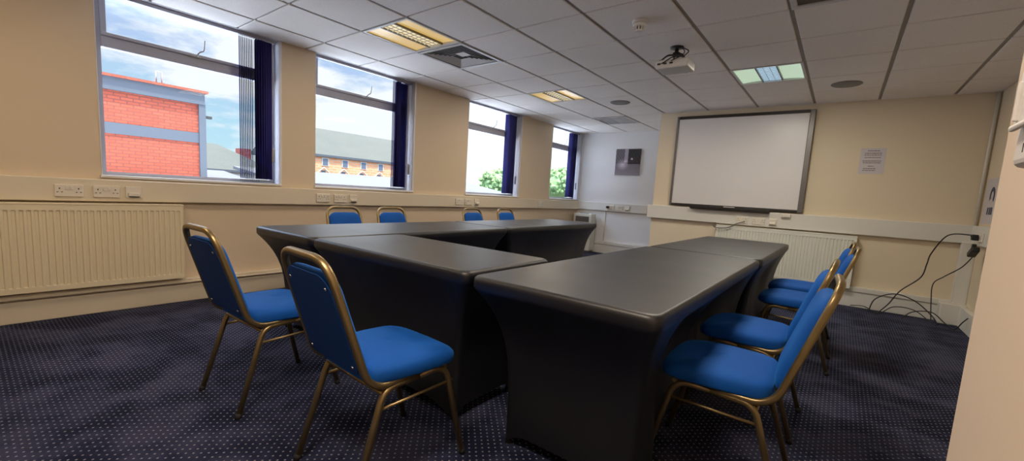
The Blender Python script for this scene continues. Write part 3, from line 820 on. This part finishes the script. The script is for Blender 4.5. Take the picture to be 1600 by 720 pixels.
    rings = [[bm.verts.new((x * k_, .015 + (y - .015) * k_, z0 + dz - (.012 * max(0, (y - .015) / D) ** 3 if dz > .03 else 0))) for x, y in plan] for k_, dz in prof]
    for A, B in zip(rings, rings[1:]):
        for k in range(n): bm.faces.new((A[k], A[(k + 1) % n], B[(k + 1) % n], B[k])).smooth = True
    bm.faces.new(rings[0][::-1]); bm.faces.new(rings[-1]).smooth = True
    obj('seat', bm, 'velour', r)
    bm = bmesh.new(); bx(bm, -.175, .175, -.145, .175, zs + .011, zs + .0205, .002); obj('seat_board', bm, 'black', r)
    return r
R_ = math.radians
chair = make_chair('blue chair with gold legs at the left, nearest the cream radiator')
chair.location = (-2.25, .951, 0); chair.rotation_euler = (0, 0, R_(2))
dup(chair, (-1.345, .985, 0), R_(-3), 'blue chair seen from behind in the foreground, in front of the short table')
right = [((-.295, 1.86, 0), 92, 'blue chair nearest the camera along the right hand tables'),
         ((-.31, 2.52, 0), 89, 'second blue chair along the right hand tables'),
         ((-.20, 3.69, 0), 90, 'third blue chair along the right hand tables'),
         ((-.21, 4.30, 0), 91, 'farthest blue chair along the right hand tables, near the white radiator')]
for lo, a, lb in right: dup(chair, lo, R_(a), lb)
left = [((-3.50, 2.27, 0), -90, 'blue chair back above the left table, leftmost of four by the windows'),
        ((-3.50, 2.82, 0), -90, 'blue chair back above the left table, second of four by the windows'),
        ((-3.50, 4.08, 0), -90, 'blue chair back above the left table, third of four by the windows'),
        ((-3.50, 4.77, 0), -90, 'blue chair back above the left table, rightmost of four by the windows')]
for lo, a, lb in left: dup(chair, lo, R_(a), lb)

# ------------------------------------------------------------------ outside (seen through the windows, upper floor)
GZ = -5.0
bm = bmesh.new(); bx(bm, -140, XL - 1.0, -80, 160, GZ - .2, GZ); struct('ground', bm, 'asphalt')
bb = thing('brick_building', 'red brick building with blue grey bands outside the nearest window', 'building', (-12.6, -3, GZ))
def wbx(bm, x0, x1, y0, y1, z0, z1, o, bev=0): bx(bm, x0 - o[0], x1 - o[0], y0 - o[1], y1 - o[1], z0 - o[2], z1 - o[2], bev)
O = (-12.6, -3, GZ)
zt = 1.08 + 12.6 * .158
bm = bmesh.new(); wbx(bm, -20, -12.6, -12, 3.70, GZ, zt - .27, O); obj('brick_wall', bm, 'brick', bb)
bm = bmesh.new(); wbx(bm, -20.05, -12.52, -12, 3.78, zt - .32, zt - .05, O); obj('parapet', bm, 'coping', bb)
bm = bmesh.new(); wbx(bm, -20.1, -12.46, -12, 3.84, zt - .05, zt, O); obj('coping_edge', bm, 'brick', bb)
bm = bmesh.new(); wbx(bm, -12.6, -12.575, -12, 3.70, 1.08 + 12.6 * .060, 1.08 + 12.6 * .079, O); obj('band', bm, 'coping', bb)
bm = bmesh.new(); wbx(bm, -12.62, -12.54, 3.66, 3.80, GZ, zt - .3, O); obj('corner_strip', bm, 'coping', bb)
bm = bmesh.new(); wbx(bm, -12.7, -12.6, 3.8, 3.95, zt - .62, zt - .56, O); obj('bracket', bm, 'dark', bb)
bm = bmesh.new(); tube(bm, [(-.1, 5.9, zt - GZ), (-.1, 5.9, zt - GZ + .28), (-.1, 6.0, zt - GZ + .28), (-.1, 6.0, zt - GZ)], .012, 6); obj('roof_hoop', bm, 'chrome', bb)

def gable(name, label, xf, xb, y0, y1, ze, zr, wallm, hip=0, hipy=0):
    O = (xf, y0, GZ); r = thing(name, label, 'building', O)
    bm = bmesh.new(); wbx(bm, xb, xf, y0, y1, GZ, ze, O); obj('walls', bm, wallm, r)
    bm = bmesh.new(); xm = (xf + xb) / 2; h_ = hip
    A = [(xf + .08, y0 - .3, ze), (xf + .08, y1 + .3, ze), (xb - .3, y1 + .3, ze), (xb - .3, y0 - .3, ze)]
    B = [(xm, y0 - .3 + hipy, zr), (xm, y1 + .3 - h_, zr)]
    a = [bm.verts.new((p[0] - O[0], p[1] - O[1], p[2] - O[2])) for p in A]; b = [bm.verts.new((p[0] - O[0], p[1] - O[1], p[2] - O[2])) for p in B]
    bm.faces.new((a[0], a[1], b[1], b[0])); bm.faces.new((a[2], a[3], b[0], b[1])); bm.faces.new((a[1], a[2], b[1])); bm.faces.new((a[3], a[0], b[0])); bm.faces.new(a[::-1])
    obj('roof', bm, 'slate', r)
    bm = bmesh.new(); wbx(bm, xf, xf + .12, y0 - .3, y1 + .3, ze - .10, ze + .02, O); obj('gutter', bm, 'coping', r)
    return r, O
# slate terrace in the second window
xf = -24.0
ze = 1.08 + 24 * .064; zr = 1.08 + 28 * .1245
r, O = gable('terrace_building', 'orange brick terrace with a long grey slate roof outside the second window', xf, xf - 8, 12.5, 23.5, ze, zr, 'brick_o')
for k in range(9):
    y = 12.9 + k * 1.25
    bm = bmesh.new(); wbx(bm, xf - .02, xf + .03, y, y + .42, ze - .62, ze - .16, O); wf = obj('window', bm, 'white_wall', r)
    bm = bmesh.new(); wbx(bm, xf + .03, xf + .04, y + .05, y + .37, ze - .58, ze - .20, O); obj('pane', bm, 'win_dark', wf)
for k in range(9):
    y = 12.6 + k * 1.25
    bm = bmesh.new(); tube(bm, [(.08, y - 12.5 + q * .065, ze - .72 - GZ - abs(q - 6) * .055) for q in range(13)], .035, 6); obj('arch_trim', bm, 'white_wall', r)
    bm = bmesh.new(); wbx(bm, xf - .01, xf + .04, y + .28, y + .52, ze - 1.15, ze - .88, O); obj('lower_pane', bm, 'win_dark', r)
# pale sheet roof in front of it
def slope_roof(name, label, pts, m, t_=.12):
    bm = bmesh.new(); a = [bm.verts.new(p) for p in pts]; b = [bm.verts.new((p[0], p[1], p[2] - t_)) for p in pts]
    bm.faces.new(a); bm.faces.new(b[::-1])
    for k in range(4): bm.faces.new((a[k], b[k], b[(k + 1) % 4], a[(k + 1) % 4]))
    r_ = thing(name, label, 'building', (0, 0, 0)); obj('roof', bm, m, r_)
    xs = [p[0] for p in pts]; ys = [p[1] for p in pts]; zmin = min(p[2] for p in pts)
    bm = bmesh.new(); bx(bm, min(xs) + .2, max(xs) - .2, min(ys) + .2, max(ys) - .2, GZ, zmin - t_); obj('walls', bm, 'white_wall', r_)
    return r_
slope_roof('workshop_roof', 'pale ribbed roof filling the bottom of the second window', [(-15, 7.5, .80), (-15, 17, .80), (-21.5, 17, 1.08 + 21.5 * .024), (-21.5, 7.5, 1.08 + 21.5 * .021)], 'flatroof')
slope_roof('workshop_roof', 'low grey flat roof right of the brick building', [(-16, 4.4, .62), (-16, 7.3, .62), (-22, 7.3, 1.30), (-22, 4.4, 1.30)], 'flatroof')
xf = -26
r, O = gable('slate_house', 'distant grey hipped roof right of the brick building', xf, xf - 8, 5.5, 11.3, 1.08 + 26 * .012, 1.08 + 30 * .062, 'white_wall', 2.0)
bm = bmesh.new(); wbx(bm, -30.4, -29.6, 10.75, 11.35, 1.4, 1.08 + 30 * .058, O); obj('chimney', bm, 'brick', r)
slope_roof('garage_roof', 'pale low roof at the bottom left of the third window', [(-24, 24.2, .95), (-24, 31, .95), (-30, 31, 1.9), (-30, 24.2, 1.75)], 'flatroof')

def tree(label, x, y, z, r_, hgt):
    o = thing('leafy_tree', label, 'tree', (x, y, GZ), 0, 'trees outside')
    bm = bmesh.new(); tube(bm, [(0, 0, 0), (.1, 0, (z - GZ) * .5), (0, .1, z - GZ)], [.3, .22, .12], 10); obj('trunk', bm, 'bark', o)
    bm = bmesh.new(); rr = random.Random(int(x * 7 + y))
    for k in range(260):
        th = rr.uniform(0, 2 * PI); ph = math.acos(rr.uniform(-.7, 1)); q = r_ * rr.uniform(.72, 1.0)
        cx, cy, cz = q * math.sin(ph) * math.cos(th), q * math.sin(ph) * math.sin(th), q * math.cos(ph) * hgt
        b = bmesh.new(); bmesh.ops.create_icosphere(b, subdivisions=1, radius=r_ * rr.uniform(.07, .15))
        for v_ in b.verts: v_.co *= rr.uniform(.6, 1.35)
        merge(bm, b, Matrix.Translation((cx, cy, z - GZ + cz)))
    b = bmesh.new(); bmesh.ops.create_icosphere(b, subdivisions=3, radius=r_ * .85)
    for v_ in b.verts: v_.co.z *= hgt; v_.co *= rr.uniform(.93, 1.05)
    merge(bm, b, Matrix.Translation((0, 0, z - GZ)))
    obj('crown', bm, 'leaf', o)
tree('round bright green tree low in the third window', -30, 36.1, 1.08 + 30 * .030, 2.1, .75)
tree('green tree low in the fourth window, behind the blind', -28, 45.6, 1.08 + 28 * .045, 2.3, .95)
tree('green tree at the left of the fourth window', -38, 59.5, 1.08 + 38 * .030, 2.6, .9)

bm = bmesh.new(); bx(bm, -12.2, -4.9, -14, 26, .60, .80); bx(bm, -12.0, -5.1, -13.8, 25.8, GZ, .60)  # unseen roof below the sills, added to bounce sunlight onto the ceiling
ar = struct('bounce_slab', bm, 'bounce_roof'); ar.name = 'added_bounce_roof'
# ------------------------------------------------------------------ sky
w = bpy.data.worlds.new('sky'); SC.world = w; w.use_nodes = True; nt = w.node_tree
bg = nt.nodes['Background']
class WT(NT):
    def __init__(s, t): s.t = t
t = WT(nt); v = t.coord('Generated')
sp = t.n('ShaderNodeSeparateXYZ'); t.l(v, sp.inputs[0])
mp = t.n('ShaderNodeMapping'); t.l(v, mp.inputs[0]); mp.inputs['Scale'].default_value = (1, 1, 3.0); mp.inputs['Location'].default_value = (.35, .1, .25)
cl = t.noise(mp.outputs[0], 3.4, 6, .6)
z = sp.outputs[2]
yy = sp.outputs[1]
# more cloud towards the far end of the street (higher y), bluer opposite the first window
cf = t.math('ADD', cl, t.math('MULTIPLY', t.math('SUBTRACT', yy, .30), .30))
base = t.ramp(z, [(0, (.62, .90, .98)), (.10, (.52, .80, .98)), (.22, (.50, .66, .95)), (.35, (.55, .68, .95)), (1, (.5, .65, .9))])
cloud = t.ramp(cf, [(.43, (0, 0, 0)), (.54, (1, 1, 1))])
col = t.mix(cloud, base, (1.03, 1.05, 1.10))
st = t.ramp(z, [(.0, (.92, .92, .92)), (.30, (1.0, 1.0, 1.0)), (.48, (2.2, 2.2, 2.2)), (1, (3.0, 3.0, 3.0))])
t.l(col, bg.inputs[0])
sc_ = t.n('ShaderNodeMapRange'); t.l(z, sc_.inputs[0]); sc_.inputs[1].default_value = .24; sc_.inputs[2].default_value = .5
sc_.inputs[3].default_value = 1.0; sc_.inputs[4].default_value = 5.0; s2 = t.n('ShaderNodeMapRange'); t.l(yy, s2.inputs[0]); s2.inputs[1].default_value = .62; s2.inputs[2].default_value = .85; s2.inputs[3].default_value = 1.0; s2.inputs[4].default_value = 1.35
s3 = t.n('ShaderNodeMapRange'); t.l(yy, s3.inputs[0]); s3.inputs[1].default_value = .02; s3.inputs[2].default_value = -.25; s3.inputs[3].default_value = 1.0; s3.inputs[4].default_value = 1.9
t.l(t.math('MULTIPLY', sc_.outputs[0], t.math('MULTIPLY', s2.outputs[0], s3.outputs[0])), bg.inputs[1])
sd = bpy.data.lights.new('sun', 'SUN'); sd.energy = 12.5; sd.angle = .05; sd.color = (1, .93, .82)
so = bpy.data.objects.new('sun', sd); C.objects.link(so); so.rotation_euler = Vector((-.30, .10, -.95)).to_track_quat('-Z', 'Y').to_euler()

# ------------------------------------------------------------------ camera
f, ya, pi_, ro, v0 = 665.09, .6528, -.1154, .0605, 379.0
cy_, sy_ = math.cos(ya), math.sin(ya)
fw = Vector((-sy_ * math.cos(pi_), cy_ * math.cos(pi_), math.sin(pi_))); ri = Vector((cy_, sy_, 0)); up = ri.cross(fw)
r2 = ri * math.cos(ro) + up * math.sin(ro); u2 = -ri * math.sin(ro) + up * math.cos(ro)
cd = bpy.data.cameras.new('camera'); cam = bpy.data.objects.new('camera', cd); C.objects.link(cam)
mw = Matrix(((r2.x, u2.x, -fw.x, 0), (r2.y, u2.y, -fw.y, 0), (r2.z, u2.z, -fw.z, 1.08), (0, 0, 0, 1)))
cam.matrix_world = mw
cd.sensor_width = 36; cd.lens = f * 36 / 1600; cd.shift_y = (v0 - 360) / 1600; cd.clip_start = .02; cd.clip_end = 400
SC.camera = cam
SC.view_settings.view_transform = 'Standard'; SC.view_settings.look = 'None'; SC.view_settings.gamma = 1
SC.view_settings.use_curve_mapping = False; SC.view_settings.exposure = 0.0
